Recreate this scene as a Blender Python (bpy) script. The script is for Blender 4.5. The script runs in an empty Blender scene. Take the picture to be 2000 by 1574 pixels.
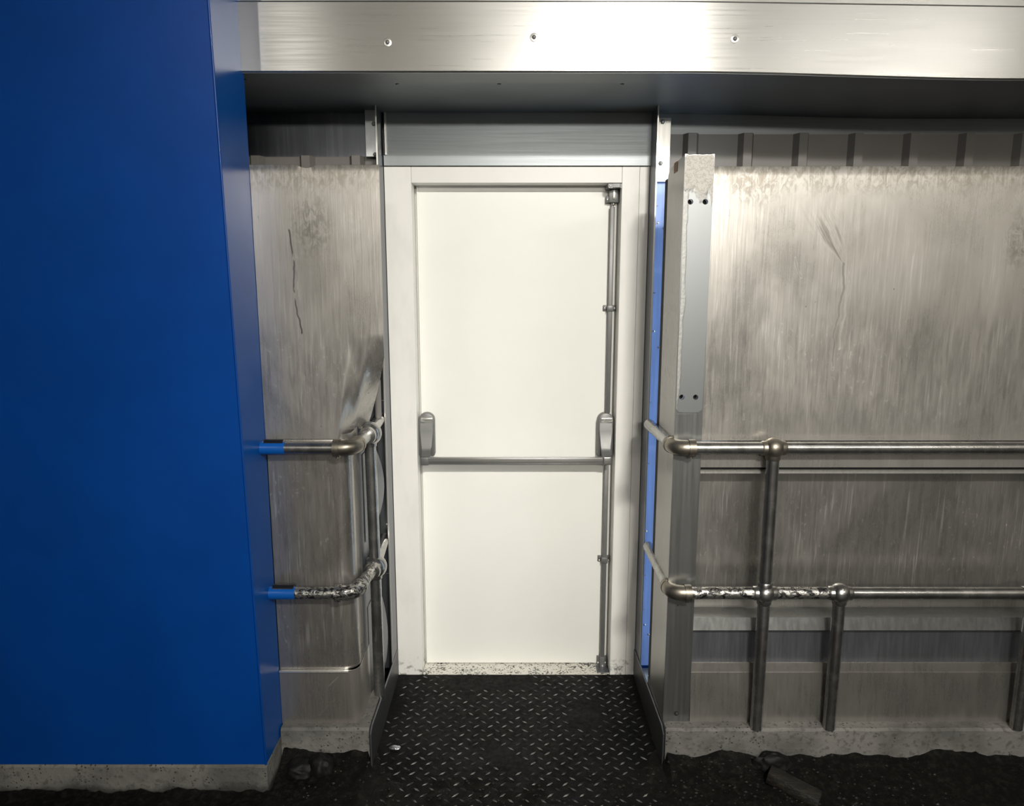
import bpy, bmesh, math, random
from mathutils import Vector, Matrix, noise
random.seed(7)
S = bpy.context.scene
C = S.collection
R = math.radians
PI = math.pi

# ------------------------------------------------------------------ camera
H = 1.70                      # eye height over the floor
FPX = 1400.0                  # focal length in pixels of the 2000 px wide frame
PITCH = math.atan(240/1400)
cam = bpy.data.cameras.new('camera'); cam.sensor_width = 36; cam.lens = FPX/2000*36
cam.clip_start = 0.02; cam.clip_end = 200
camo = bpy.data.objects.new('camera', cam); C.objects.link(camo)
camo.location = (0, 0, H); camo.rotation_euler = (PI/2-PITCH, 0, 0)
S.camera = camo

# ------------------------------------------------------------------ world, lights, exposure
S.view_settings.view_transform = 'Standard'
S.view_settings.look = 'None'
S.view_settings.exposure = 0.02
S.view_settings.gamma = 1.0
S.view_settings.use_curve_mapping = False
W = bpy.data.worlds.new('daylight'); S.world = W; W.use_nodes = True
W.node_tree.nodes['Background'].inputs[0].default_value = (0.62, 0.78, 1.0, 1)
W.node_tree.nodes['Background'].inputs[1].default_value = 1.2

def area(name, loc, target, sx, sy, power, col):
    l = bpy.data.lights.new(name, 'AREA'); l.shape = 'RECTANGLE'; l.size = sx; l.size_y = sy
    l.energy = power; l.color = col
    o = bpy.data.objects.new(name, l); C.objects.link(o); o.location = loc
    o.rotation_euler = (Vector(target)-Vector(loc)).to_track_quat('-Z', 'Y').to_euler()
    return o
WARM = (1.0, 0.965, 0.89)
area('hall_or_fill_lamp', (0.84, -1.10, H+1.50), (0.10, 2.9, H-1.0), 0.46, 0.12, 21, WARM).data.spread = R(72)
area('hall_or_fill_lamp', (2.85, -1.50, H+1.50), (0.15, 2.9, H-0.9), 1.70, 0.14, 6, WARM).data.spread = R(80)
area('hall_or_fill_lamp', (0.60, -3.20, H+0.95), (0.00, 2.9, H-0.8), 1.60, 0.14, 24, WARM).data.spread = R(100)
area('hall_or_fill_lamp', (-1.80, -1.70, H+1.60), (-0.60, 2.3, H+0.9), 0.10, 0.30, 0.6, WARM).data.spread = R(60)
area('hall_or_fill_lamp', (0.0, -2.2, H+2.3), (0.0, -4.0, H+0.9), 4.4, 0.3, 110, WARM)  # added fill lamp that brightens the unseen front wall
area('hall_or_fill_lamp', (2.2, -0.8, H+2.3), (4.2, -0.8, H+0.9), 3.0, 0.3, 70, WARM)  # added fill lamp that brightens the unseen right wall

# blue lamp added behind the right cladding, standing in for daylight on the strip
area('slot_fill', (0.80, 2.70, H-0.66), (0.56, 2.84, H-0.66), 0.16, 2.0, 3.4, (.62, .80, 1.0))

# ------------------------------------------------------------------ pixel -> point on the plane Y = const
cp, sp = math.cos(PITCH), math.sin(PITCH)
def P(px, py, Y):
    xc = (px-1000)/FPX; yc = (787-py)/FPX
    d = (xc, cp+yc*sp, -sp+yc*cp); k = Y/d[1]
    return (d[0]*k, Y, H+d[2]*k)
def Zp(py, Y): return P(1000, py, Y)[2]
def Xp(px, py, Y): return P(px, py, Y)[0]

# ------------------------------------------------------------------ materials
class NT:
    def __init__(s, name):
        s.m = bpy.data.materials.new(name); s.m.use_nodes = True
        s.t = s.m.node_tree; s.t.nodes.clear()
        s.out = s.n('ShaderNodeOutputMaterial'); s.b = s.n('ShaderNodeBsdfPrincipled')
        s.t.links.new(s.b.outputs[0], s.out.inputs[0]); s._co = None
    def n(s, ty, **kw):
        nd = s.t.nodes.new(ty)
        for k, v in kw.items(): setattr(nd, k, v)
        return nd
    def put(s, inp, v):
        if hasattr(v, 'links'): s.t.links.new(v, inp)
        elif isinstance(v, (tuple, list)):
            inp.default_value = tuple(v) + ((1,) if len(v) == 3 and len(inp.default_value) == 4 else ())
        else: inp.default_value = v
    def set(s, **kw):
        for k, v in kw.items(): s.put(s.b.inputs[k.replace('_', ' ')], v)
    def co(s):
        if s._co is None:
            g = s.n('ShaderNodeNewGeometry'); s._co = g.outputs['Position']
        return s._co
    def xyz(s):
        q = s.n('ShaderNodeSeparateXYZ'); s.put(q.inputs[0], s.co()); return q.outputs
    def noise(s, scale=(1, 1, 1), sc=1.0, det=4, rough=.55, dist=0, off=(0, 0, 0)):
        mp = s.n('ShaderNodeMapping'); s.put(mp.inputs['Vector'], s.co()); mp.inputs['Scale'].default_value = scale
        mp.inputs['Location'].default_value = off
        q = s.n('ShaderNodeTexNoise'); s.put(q.inputs['Vector'], mp.outputs[0])
        q.inputs['Scale'].default_value = sc; q.inputs['Detail'].default_value = det
        q.inputs['Roughness'].default_value = rough; q.inputs['Distortion'].default_value = dist
        return q.outputs['Fac']
    def voro(s, scale=(1, 1, 1), sc=1.0, feature='F1'):
        mp = s.n('ShaderNodeMapping'); s.put(mp.inputs['Vector'], s.co()); mp.inputs['Scale'].default_value = scale
        q = s.n('ShaderNodeTexVoronoi', feature=feature); s.put(q.inputs['Vector'], mp.outputs[0]); q.inputs['Scale'].default_value = sc
        return q.outputs['Distance']
    def ss(s, v, a, b, lo=0., hi=1.):
        q = s.n('ShaderNodeMapRange', interpolation_type='SMOOTHSTEP')
        s.put(q.inputs['Value'], v); s.put(q.inputs['From Min'], a); s.put(q.inputs['From Max'], b)
        q.inputs['To Min'].default_value = lo; q.inputs['To Max'].default_value = hi
        return q.outputs[0]
    def m2(s, op, a, b=0.0):
        q = s.n('ShaderNodeMath', operation=op); s.put(q.inputs[0], a); s.put(q.inputs[1], b); return q.outputs[0]
    def mix(s, f, a, b):
        q = s.n('ShaderNodeMix', data_type='RGBA'); s.put(q.inputs[0], f); s.put(q.inputs[6], a); s.put(q.inputs[7], b); return q.outputs[2]
    def bump(s, h, strength=.3, dist=.002):
        q = s.n('ShaderNodeBump'); q.inputs['Strength'].default_value = strength; q.inputs['Distance'].default_value = dist
        s.put(q.inputs['Height'], h); s.put(s.b.inputs['Normal'], q.outputs[0]); return q
    def drip(s, pts, w, wob=.006):
        """dark mark that follows a polyline of (x, z) points on a wall"""
        X, _, Z = s.xyz(); wn = s.m2('MULTIPLY', s.m2('SUBTRACT', s.noise((6, 6, 14), 1, 2), .5), wob*4)
        tot = None
        for i in range(len(pts)-1):
            (xa, za), (xb, zb) = pts[i], pts[i+1]
            k = (xb-xa)/(zb-za)
            line = s.m2('ADD', s.m2('MULTIPLY', s.m2('SUBTRACT', Z, za), k), xa)
            d = s.m2('ABSOLUTE', s.m2('SUBTRACT', s.m2('ADD', X, wn), line))
            m = s.ss(d, w*.4, w, 1, 0)
            top, bot = max(za, zb), min(za, zb)
            m = s.m2('MULTIPLY', m, s.m2('MULTIPLY', s.ss(Z, bot-.008, bot), s.ss(Z, top, top+.008, 1, 0)))
            tot = m if tot is None else s.m2('MAXIMUM', tot, m)
        return tot

def metal(name, base=(.62, .61, .58), rough=.34, met=.9, grain='v', g_amt=.10, aniso=0.0, bstr=.06):
    t = NT(name)
    sc = (90, 90, 3) if grain == 'v' else (3, 3, 160)
    if grain == 'n': sc = (25, 25, 25)
    g = t.noise(sc, 1, 3); c = t.noise((3, 3, 3), 1, 4)
    dark = tuple(v*(1-2.2*g_amt) for v in base)
    t.set(Base_Color=t.mix(t.ss(t.m2('ADD', t.m2('MULTIPLY', g, .5), t.m2('MULTIPLY', c, .5)), .35, .65), dark, base),
          Metallic=met, Roughness=t.m2('ADD', t.m2('MULTIPLY', g, .16), rough-.08))
    if aniso:
        t.set(Anisotropic=aniso, Anisotropic_Rotation=.25)
        tg = t.n('ShaderNodeTangent', direction_type='RADIAL', axis='Z'); t.put(t.b.inputs['Tangent'], tg.outputs[0])
    t.bump(t.m2('ADD', g, t.m2('MULTIPLY', c, .6)), bstr, .004)
    return t.m

def paint(name, col, rough=.4, coat=0.0, mott=.06, bstr=.04, spec=.5):
    t = NT(name); c = t.noise((4, 4, 4), 1, 4)
    t.set(Base_Color=t.mix(t.ss(c, .3, .7), tuple(v*(1-mott) for v in col), col), Roughness=rough, Coat_Weight=coat, Coat_Roughness=.08,
          Specular_IOR_Level=spec)
    t.bump(c, bstr, .02)
    return t.m

def dirty_sheet(name, seed=0, blots=(), zone=None, dust=.55, drips=(), fan=None, dark_low=0.0, base=(.58, .567, .535), rough=.34, fine=1.0):
    """weathered stainless sheet: tan dust film, vertical wash marks, specks, run marks"""
    t = NT(name); X, Y, Z = t.xyz(); o = (seed*3.1, 0, seed*1.7)
    streak = t.noise((110, 110, 5.5), 1, 4, .6, .4, o)
    streak2 = t.noise((170, 170, 6), 1, 3, .6, .5, o)
    cloud = t.noise((3, 3, 2.2), 1, 5, .6, .6, o)
    blot = t.noise((16, 16, 12), 1, 5, .65, .3, o)
    film = t.ss(t.m2('ADD', t.m2('MULTIPLY', streak, .3), t.m2('MULTIPLY', cloud, .7)), .32, .68)
    dustm = t.m2('MULTIPLY', t.m2('ADD', t.m2('MULTIPLY', film, .35), .65), dust)
    col = t.mix(film, tuple(v*.88 for v in base), base)
    col = t.mix(dustm, col, (.44, .408, .378))
    # fine light wash marks and tiny grey specks
    wash = t.m2('MULTIPLY', t.ss(streak2, .56, .70), t.ss(cloud, .40, .62))
    col = t.mix(t.m2('MULTIPLY', wash, .45*fine), col, (.66, .64, .60))
    dk = t.m2('MULTIPLY', t.ss(streak, .60, .74), t.ss(blot, .42, .6))
    col = t.mix(t.m2('MULTIPLY', dk, .22), col, (.13, .12, .11))
    sp_ = t.m2('MULTIPLY', t.ss(t.voro((1, 1, .55), 26), .035, .075, 1, 0), t.ss(t.noise((7, 7, 7), 1, 2, .5, 0, o), .56, .60))
    col = t.mix(t.m2('MULTIPLY', sp_, .85), col, (.06, .05, .045))
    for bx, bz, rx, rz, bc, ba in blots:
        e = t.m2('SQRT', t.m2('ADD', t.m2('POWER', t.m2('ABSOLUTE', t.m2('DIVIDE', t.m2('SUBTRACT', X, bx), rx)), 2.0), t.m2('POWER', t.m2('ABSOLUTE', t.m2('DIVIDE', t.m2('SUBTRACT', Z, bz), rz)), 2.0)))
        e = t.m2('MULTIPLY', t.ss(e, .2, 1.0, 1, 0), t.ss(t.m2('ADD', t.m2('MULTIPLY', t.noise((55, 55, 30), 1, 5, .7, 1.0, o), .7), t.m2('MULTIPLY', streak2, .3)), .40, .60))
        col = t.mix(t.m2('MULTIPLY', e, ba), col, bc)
    if zone:
        za, zb_ = zone
        zm = t.m2('MULTIPLY', t.ss(Z, za, za+.09), t.ss(Z, zb_-.12, zb_, 1, 0))
        spots = t.m2('MULTIPLY', t.ss(t.noise((75, 75, 48), 1, 4, .6, .3, o), .60, .68), t.ss(t.noise((5, 5, 4), 1, 3, .5, 0, o), .42, .58))
        runs = t.m2('MULTIPLY', t.ss(t.noise((95, 95, 2.6), 1, 3, .6, .2, o), .57, .64), t.ss(t.noise((12, 12, 4), 1, 2, .5, 0, o), .48, .58))
        col = t.mix(t.m2('MULTIPLY', t.m2('MAXIMUM', spots, runs), t.m2('MULTIPLY', zm, .75)), col, (.66, .64, .60))
        col = t.mix(t.m2('MULTIPLY', t.m2('MULTIPLY', t.ss(t.noise((50, 50, 9), 1, 4, .6, .4, o), .45, .62), zm), .27), col, (.20, .195, .185))  # grey mottling, also darkening the band to imitate its dim reflection
    mask = sp_
    for pts, w, a in drips:
        d = t.m2('MULTIPLY', t.drip(pts, w), t.ss(t.noise((40, 40, 18), 1, 3), .28, .45))
        col = t.mix(t.m2('MULTIPLY', d, a), col, (.055, .05, .045)); mask = t.m2('MAXIMUM', mask, d)
    if fan:
        (fx, fz), (ux, uz), spread, a = fan      # run mark that narrows downwards to the point (fx, fz)
        k = (ux-fx)/(uz-fz); dz = t.m2('SUBTRACT', Z, fz)
        d = t.m2('ABSOLUTE', t.m2('SUBTRACT', t.m2('SUBTRACT', X, fx), t.m2('MULTIPLY', dz, k)))
        wd = t.m2('ADD', t.m2('MULTIPLY', dz, spread), .006)
        f = t.m2('MULTIPLY', t.ss(t.m2('DIVIDE', d, wd), .3, 1, 1, 0), t.m2('MULTIPLY', t.ss(dz, -.01, .01), t.ss(Z, uz-.12, uz, 1, 0)))
        # streak noise sheared along the mark
        cmb = t.n('ShaderNodeCombineXYZ'); t.put(cmb.inputs[0], t.m2('MULTIPLY', t.m2('SUBTRACT', t.m2('SUBTRACT', X, fx), t.m2('MULTIPLY', dz, k)), 70)); t.put(cmb.inputs[2], t.m2('MULTIPLY', Z, 8))
        nn = t.n('ShaderNodeTexNoise'); t.put(nn.inputs['Vector'], cmb.outputs[0]); nn.inputs['Scale'].default_value = 1; nn.inputs['Detail'].default_value = 3
        f = t.m2('MULTIPLY', f, t.ss(nn.outputs['Fac'], .38, .62))
        col = t.mix(t.m2('MULTIPLY', f, a), col, (.12, .105, .085)); mask = t.m2('MAXIMUM', mask, f)
    rg = t.m2('ADD', t.m2('MULTIPLY', film, .12), t.m2('ADD', t.m2('MULTIPLY', streak2, .10), rough-.14))
    rg = t.m2('ADD', rg, t.m2('MULTIPLY', mask, .3))
    met = t.m2('SUBTRACT', .95, t.m2('ADD', t.m2('MULTIPLY', dustm, .42), t.m2('MULTIPLY', mask, .4)))
    t.set(Base_Color=col, Roughness=rg, Metallic=met)
    t.bump(t.m2('ADD', t.m2('MULTIPLY', blot, .5), t.m2('ADD', t.m2('MULTIPLY', streak2, .5), t.m2('MULTIPLY', cloud, 1.2))), .10, .004)
    return t.m

M = {}
M['blue'] = paint('blue_gloss_paint', (.001, .050, .27), .34, .06, .12, .03, .3)
M['blue_side'] = paint('blue_gloss_paint_return', (.003, .070, .30), .30, .0, .10, .03, .18)
M['beam'] = metal('brushed_aluminium', (.47, .465, .45), .30, .93, 'h', .02, .74, .006)
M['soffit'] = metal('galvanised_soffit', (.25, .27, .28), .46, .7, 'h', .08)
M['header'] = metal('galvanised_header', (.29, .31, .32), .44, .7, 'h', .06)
M['galv'] = metal('galvanised_steel', (.60, .62, .63), .35, .88, 'n', .10)
M['dark_steel'] = metal('dark_steel', (.20, .21, .23), .40, .8, 'v', .10)
M['bright'] = metal('bright_edge_steel', (.78, .77, .73), .30, .8, 'v', .05)
M['corr'] = paint('corrugated_beige_paint', (.20, .188, .175), .42, 0, .10, .05)
M['post'] = metal('post_steel', (.29, .295, .29), .34, .88, 'v', .08, 0, .05)
M['white'] = paint('white_door_paint', (.93, .925, .875), .42, .0, .02, .02)
M['frame'] = paint('white_frame_paint', (.90, .885, .84), .40, .0, .05, .03)
M['hardware'] = metal('satin_silver_paint', (.20, .20, .197), .45, .45, 'n', .05, 0, .02)
M['silver'] = metal('silver_bar', (.55, .54, .52), .30, .85, 'h', .10, 0, .03)
M['pipe'] = metal('galvanised_pipe', (.46, .455, .44), .26, .95, 'n', .16, 0, .06)
M['cast'] = metal('cast_fitting', (.33, .30, .25), .38, .92, 'n', .22, 0, .12)
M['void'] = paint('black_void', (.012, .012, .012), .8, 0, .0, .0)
M['film_blue'] = metal('blue_protective_film', (.36, .50, .92), .35, .1, 'v', .10, 0, .05)
M['blue_tape'] = paint('blue_paint_on_pipe', (.004, .085, .36), .3, .2, .1, .05)
M['black'] = paint('black_grime', (.008, .008, .008), .35, .2, .2, .3)
M['room'] = paint('hall_wall_paint', (.60, .58, .53), .6)
M['room_low'] = paint('hall_wall_dado', (.06, .06, .065), .6)
M['room_ceil'] = paint('hall_ceiling', (.10, .10, .10), .7)

def mk_kerb():
    t = NT('concrete_kerb'); c = t.noise((5, 5, 5), 1, 5); f = t.noise((60, 60, 60), 1, 4); v = t.voro((1, 1, 1), 70)
    col = t.mix(t.ss(c, .35, .65), (.10, .097, .09), (.19, .184, .17))
    col = t.mix(t.m2('MULTIPLY', t.ss(f, .52, .66), .6), col, (.06, .058, .05))
    pits = t.m2('MULTIPLY', t.ss(v, .12, .25, 1, 0), t.ss(t.noise((9, 9, 9), 1, 2), .48, .58))
    col = t.mix(t.m2('MULTIPLY', pits, .9), col, (.02, .02, .018))
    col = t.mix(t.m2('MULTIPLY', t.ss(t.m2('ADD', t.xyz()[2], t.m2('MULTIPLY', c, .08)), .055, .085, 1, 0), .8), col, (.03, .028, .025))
    t.set(Base_Color=col, Roughness=.75); t.bump(t.m2('ADD', f, pits), .6, .004); return t.m
M['kerb'] = mk_kerb()

def mk_mud():
    t = NT('wet_black_mud'); f = t.noise((45, 45, 45), 1, 6, .7); c = t.noise((6, 6, 6), 1, 4)
    t.set(Base_Color=t.mix(t.ss(f, .45, .7), (.004, .004, .0035), (.016, .014, .011)), Roughness=t.ss(c, .35, .65, .4, .85), Specular_IOR_Level=.12)
    t.bump(f, .9, .008); return t.m
M['mud'] = mk_mud()
def mk_floor():
    t = NT('black_floor'); f = t.noise((20, 20, 20), 1, 5)
    t.set(Base_Color=t.mix(f, (.006, .006, .006), (.015, .015, .014)), Roughness=.6, Specular_IOR_Level=.3); t.bump(f, .4, .005); return t.m
M['floor'] = mk_floor()
def mk_plate():
    t = NT('tread_plate_paint'); f = t.noise((60, 60, 60), 1, 5, .65); c = t.noise((4, 4, 4), 1, 4); r = t.noise((9, 60, 9), 1, 4)
    col = t.mix(t.ss(c, .4, .65), (.003, .003, .003), (.008, .008, .008))
    X, Y, Z = t.xyz()
    oil = t.m2('MULTIPLY', t.ss(t.m2('ABSOLUTE', t.m2('SUBTRACT', t.m2('ADD', X, t.m2('MULTIPLY', t.m2('SUBTRACT', r, .5), .05)), .388)), .018, .026, 1, 0), t.ss(Y, 2.36, 2.44))
    col = t.mix(t.m2('MULTIPLY', oil, .8), col, (.003, .003, .003))
    t.set(Base_Color=col, Roughness=t.ss(f, .3, .7, .4, .7), Specular_IOR_Level=.1); t.bump(f, .35, .003); return t.m
M['plate'] = mk_plate()
def mk_lug():
    t = NT('worn_tread_lug'); f = t.noise((30, 30, 30), 1, 4); 
    t.set(Base_Color=t.mix(t.ss(f, .42, .62), (.04, .04, .04), (.30, .29, .27)), Metallic=.5, Roughness=.38); return t.m
M['lug'] = mk_lug()
def mk_sill():
    t = NT('chipped_white_sill'); v = t.noise((120, 120, 120), 1, 4, .65); v2 = t.noise((14, 14, 14), 1, 2)
    m = t.ss(t.m2('ADD', v, t.m2('MULTIPLY', v2, .25)), .66, .71)
    t.set(Base_Color=t.mix(m, (.78, .76, .69), (.05, .045, .04)), Roughness=.5); t.bump(m, -.3, .002); return t.m
M['sill'] = mk_sill()
def mk_jamb():
    t = NT('white_frame_scuffed_foot'); v = t.noise((30, 30, 30), 1, 5, .7); Z = t.xyz()[2]
    m = t.m2('MULTIPLY', t.ss(v, .52, .64), t.ss(Z, .02, .11, 1, 0)); c = t.noise((14, 14, 5), 1, 4)
    col = t.mix(t.ss(c, .45, .75), (.92, .905, .86), (.86, .845, .80))
    t.set(Base_Color=t.mix(t.m2('MULTIPLY', m, .8), col, (.09, .085, .08)), Roughness=.42); t.bump(c, .05, .01); return t.m
M['jamb'] = mk_jamb()
def mk_film(name, bub):
    t = NT(name); X, Y, Z = t.xyz(); v = t.noise((55, 55, 55), 1, 5, .7); c = t.noise((10, 10, 4), 1, 4)
    top = t.ss(t.m2('ADD', Z, t.m2('MULTIPLY', t.m2('SUBTRACT', c, .5), .25)), bub, bub+.03)
    left = t.ss(t.m2('ADD', X, t.m2('MULTIPLY', t.m2('SUBTRACT', c, .5), .05)), .543, .549, 1, 0)
    m = t.m2('MAXIMUM', top, t.m2('MULTIPLY', left, .3))
    veins = t.ss(t.m2('ABSOLUTE', t.m2('SUBTRACT', v, .5)), .0, .03, 1, 0)
    col = t.mix(m, (.24, .25, .255), t.mix(t.m2('MULTIPLY', veins, .6), (.60, .575, .53), (.22, .19, .16)))
    t.set(Base_Color=col, Metallic=t.m2('SUBTRACT', .85, t.m2('MULTIPLY', m, .75)), Roughness=t.m2('ADD', .42, t.m2('MULTIPLY', m, .25)))
    t.bump(t.m2('MULTIPLY', v, m), .6, .006); return t.m
M['film'] = mk_film('peeling_clear_film', 1.955)
def mk_grime():
    t = NT('oil_spattered_pipe'); v = t.noise((45, 70, 70), 1, 5, .7, 1.0); Z = t.xyz()
    m = t.ss(v, .47, .53)
    t.set(Base_Color=t.mix(m, (.50, .49, .46), (.01, .01, .01)), Metallic=t.ss(m, 0, 1, .95, .1), Roughness=.28); t.bump(v, .5, .004); return t.m
M['grime'] = mk_grime()
def mk_wood():
    t = NT('muddy_timber'); v = t.noise((8, 60, 60), 1, 5, .7)
    t.set(Base_Color=t.mix(t.ss(v, .4, .65), (.004, .0035, .003), (.020, .014, .008)), Roughness=.6); t.bump(v, .8, .006); return t.m
M['wood'] = mk_wood()
M['grit'] = paint('dark_grit', (.022, .021, .019), .55, 0, .4, .2)
M['clod'] = paint('dull_black_clay', (.006, .006, .006), .6, 0, .3, .5, .25)

# ------------------------------------------------------------------ mesh helpers
class MB:
    def __init__(s): s.bm = bmesh.new()
    def box(s, x0, x1, y0, y1, z0, z1, bev=0.0, seg=2, M4=None):
        b = bmesh.new()
        v = [b.verts.new((x, y, z)) for x in (x0, x1) for y in (y0, y1) for z in (z0, z1)]
        for f in ((0, 1, 3, 2), (4, 6, 7, 5), (0, 4, 5, 1), (2, 3, 7, 6), (0, 2, 6, 4), (1, 5, 7, 3)):
            b.faces.new([v[i] for i in f])
        bmesh.ops.recalc_face_normals(b, faces=b.faces)
        if bev: bmesh.ops.bevel(b, geom=b.edges[:], offset=bev, segments=seg, affect='EDGES', profile=.5)
        return s._join(b, M4)
    def _join(s, b, M4=None):
        if M4 is not None: b.transform(M4)
        me = bpy.data.meshes.new('tmp'); b.to_mesh(me); b.free(); s.bm.from_mesh(me); bpy.data.meshes.remove(me); return s
    def prism(s, pts, axis, a, b_, bev=0):
        """closed polygon of 2-D points pushed from a to b_ along an axis ('x': pts are (y,z); 'y': (x,z); 'z': (x,y))"""
        b = bmesh.new()
        def mk(p, t): return {'x': (t, p[0], p[1]), 'y': (p[0], t, p[1]), 'z': (p[0], p[1], t)}[axis]
        A = [b.verts.new(mk(p, a)) for p in pts]; B = [b.verts.new(mk(p, b_)) for p in pts]
        b.faces.new(A); b.faces.new(B[::-1])
        for i in range(len(pts)):
            j = (i+1) % len(pts); b.faces.new((A[i], B[i], B[j], A[j]))
        bmesh.ops.recalc_face_normals(b, faces=b.faces)
        if bev: bmesh.ops.bevel(b, geom=b.edges[:], offset=bev, segments=2, affect='EDGES', profile=.5)
        return s._join(b)
    def tube(s, pts, r, n=20, caps=True):
        b = bmesh.new(); pts = [Vector(p) for p in pts]; rr = r if isinstance(r, (list, tuple)) else [r]*len(pts)
        T = []
        for i in range(len(pts)):
            a = pts[max(0, i-1)]; c = pts[min(len(pts)-1, i+1)]; T.append((c-a).normalized())
        up = Vector((0, 0, 1)) if abs(T[0].z) < .9 else Vector((1, 0, 0))
        u = T[0].cross(up).normalized(); rings = []
        for i, p in enumerate(pts):
            u = (u-T[i]*u.dot(T[i])).normalized(); w = T[i].cross(u)
            rings.append([b.verts.new(p+(u*math.cos(2*PI*k/n)+w*math.sin(2*PI*k/n))*rr[i]) for k in range(n)])
        for i in range(len(rings)-1):
            for k in range(n): b.faces.new((rings[i][k], rings[i][(k+1) % n], rings[i+1][(k+1) % n], rings[i+1][k]))
        if caps: b.faces.new(rings[0][::-1]); b.faces.new(rings[-1])
        bmesh.ops.recalc_face_normals(b, faces=b.faces)
        return s._join(b)
    def ball(s, c, r, seg=24, sc=(1, 1, 1)):
        b = bmesh.new(); bmesh.ops.create_uvsphere(b, u_segments=seg, v_segments=seg//2, radius=r)
        b.transform(Matrix.Translation(c) @ Matrix.Diagonal((*sc, 1))); return s._join(b)
    def build(s, name, mat, parent=None, smooth=False):
        me = bpy.data.meshes.new(name); s.bm.to_mesh(me); s.bm.free()
        if smooth:
            for p in me.polygons: p.use_smooth = True
            try: me.set_sharp_from_angle(angle=R(38))
            except Exception: pass
        me.materials.append(mat if not isinstance(mat, str) else M[mat])
        o = bpy.data.objects.new(name, me); C.objects.link(o)
        if parent is not None: attach(o, parent)
        return o
def attach(o, parent):
    o.parent = parent; o.matrix_parent_inverse = wm(parent).inverted()
def wm(o):
    m = Matrix.LocRotScale(o.location, o.rotation_euler, None)
    return m if o.parent is None else wm(o.parent) @ o.matrix_parent_inverse @ m
def thing(name, label, cat, loc=(0, 0, 0), group=None):
    o = bpy.data.objects.new(name, None); C.objects.link(o); o.location = loc; o.empty_display_size = .1
    return tag(o, label, cat, group)
def tag(o, label, cat, group=None):
    o['label'] = label; o['category'] = cat
    if group: o['group'] = group
    return o
def struct(o, label=None):
    o['kind'] = 'structure'
    if label: o['label'] = label
    return o
def arc(c, a, b, n=8):
    """quadratic bend from a to b round the corner c"""
    a, b, c = Vector(a), Vector(b), Vector(c)
    return [a*(1-t)**2+c*2*t*(1-t)+b*t*t for t in [i/n for i in range(n+1)]]
def plate_holes(name, outline, holes, y0, th, mat, parent, bev=0):
    """flat plate in the XZ plane with round holes, outline in (x, z), front face at y0"""
    cu = bpy.data.curves.new(name, 'CURVE'); cu.dimensions = '2D'; cu.fill_mode = 'BOTH'; cu.extrude = th/2
    for pts in [outline]+[[(cx+r*math.cos(2*PI*k/20), cz+r*math.sin(2*PI*k/20)) for k in range(20)] for cx, cz, r in holes]:
        sp_ = cu.splines.new('POLY'); sp_.points.add(len(pts)-1); sp_.use_cyclic_u = True
        for q, (x, z) in zip(sp_.points, pts): q.co = (x, z, 0, 1)
    to = bpy.data.objects.new('tmp', cu); C.objects.link(to)
    me = bpy.data.meshes.new_from_object(to.evaluated_get(bpy.context.evaluated_depsgraph_get()))
    bpy.data.objects.remove(to); bpy.data.curves.remove(cu)
    me.transform(Matrix.Translation((0, y0+th/2, 0)) @ Matrix.Rotation(PI/2, 4, 'X'))
    me.materials.clear(); me.materials.append(M[mat]); me.name = name
    o = bpy.data.objects.new(name, me); C.objects.link(o)
    if parent is not None: attach(o, parent)
    return o
def screw(c, r, mat, parent, d=(0, -1, 0), name='screw'):
    mb = MB(); c = Vector(c); d = Vector(d)
    mb.tube([c, c+d*r*.35, c+d*r*.6, c+d*r*.62], [r, r, r*.6, r*.1], 12)
    return mb.build(name, mat, parent, True)
def grid_sheet(nx, nz, fn, th=.003):
    b = MB(); bm = b.bm; V = [[bm.verts.new(fn(i/nx, j/nz)) for j in range(nz+1)] for i in range(nx+1)]
    for i in range(nx):
        for j in range(nz): bm.faces.new((V[i][j], V[i+1][j], V[i+1][j+1], V[i][j+1]))
    bmesh.ops.recalc_face_normals(bm, faces=bm.faces)
    g = bmesh.ops.solidify(bm, geom=bm.faces[:], thickness=th)
    return b

# ------------------------------------------------------------------ the hall shell
YW = 2.32            # face of the steel cladding
YD = 2.88            # face of the door frame
XL, XR, YB, ZC = -3.4, 4.2, -4.0, H+2.6
o = struct(MB().box(XL, XR, YB, YD+.10, -.12, 0).build('floor', 'floor'), 'black wet floor of the hall')
o = struct(MB().box(XL-.1, XR+.1, YB-.1, YD+.5, ZC, ZC+.1).build('ceiling', 'room_ceil'), 'dark hall ceiling')
wf = MB(); wf.box(XL-.1, XR+.1, YB-.1, YB, 1.42, ZC); wf = struct(wf.build('wall_front', 'room'), 'pale wall facing the white door, behind the viewer')
MB().box(XL-.1, XR+.1, YB-.1, YB+.01, 0, 1.42).build('dado', 'room_low', wf)
struct(MB().box(XL-.1, XL, YB-.1, YD+.2, 0, ZC).build('wall_left', 'room_low'), 'dark side wall left of the blue panel')
struct(MB().box(XR, XR+.1, YB-.1, YD+.2, 0, ZC).build('wall_right', 'room'), 'dark side wall right of the railings')

M['pale_floor'] = paint('pale_reflection_strip', (.45, .44, .41), .5)
M['grey_floor'] = paint('grey_concrete_floor', (.13, .13, .125), .5)
fb = struct(MB().box(XL, XR, YB, .35, 0, .004).build('trim_1', 'grey_floor'), 'grey floor slab added behind the viewer for its reflection')
for ya, yb_ in ((-.60, -.44), (-.10, .02), (-1.6, -1.4)):
    MB().box(XL, XR, ya, yb_, .004, .006).build('reflection_strip', 'pale_floor', fb)  # unseen pale strips added so the lower sheets reflect bright bands

MB().box(XR-.01, XR, YB, YD+.04, 0, 1.42).build('dado', 'room_low', bpy.data.objects['wall_right'])

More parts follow.
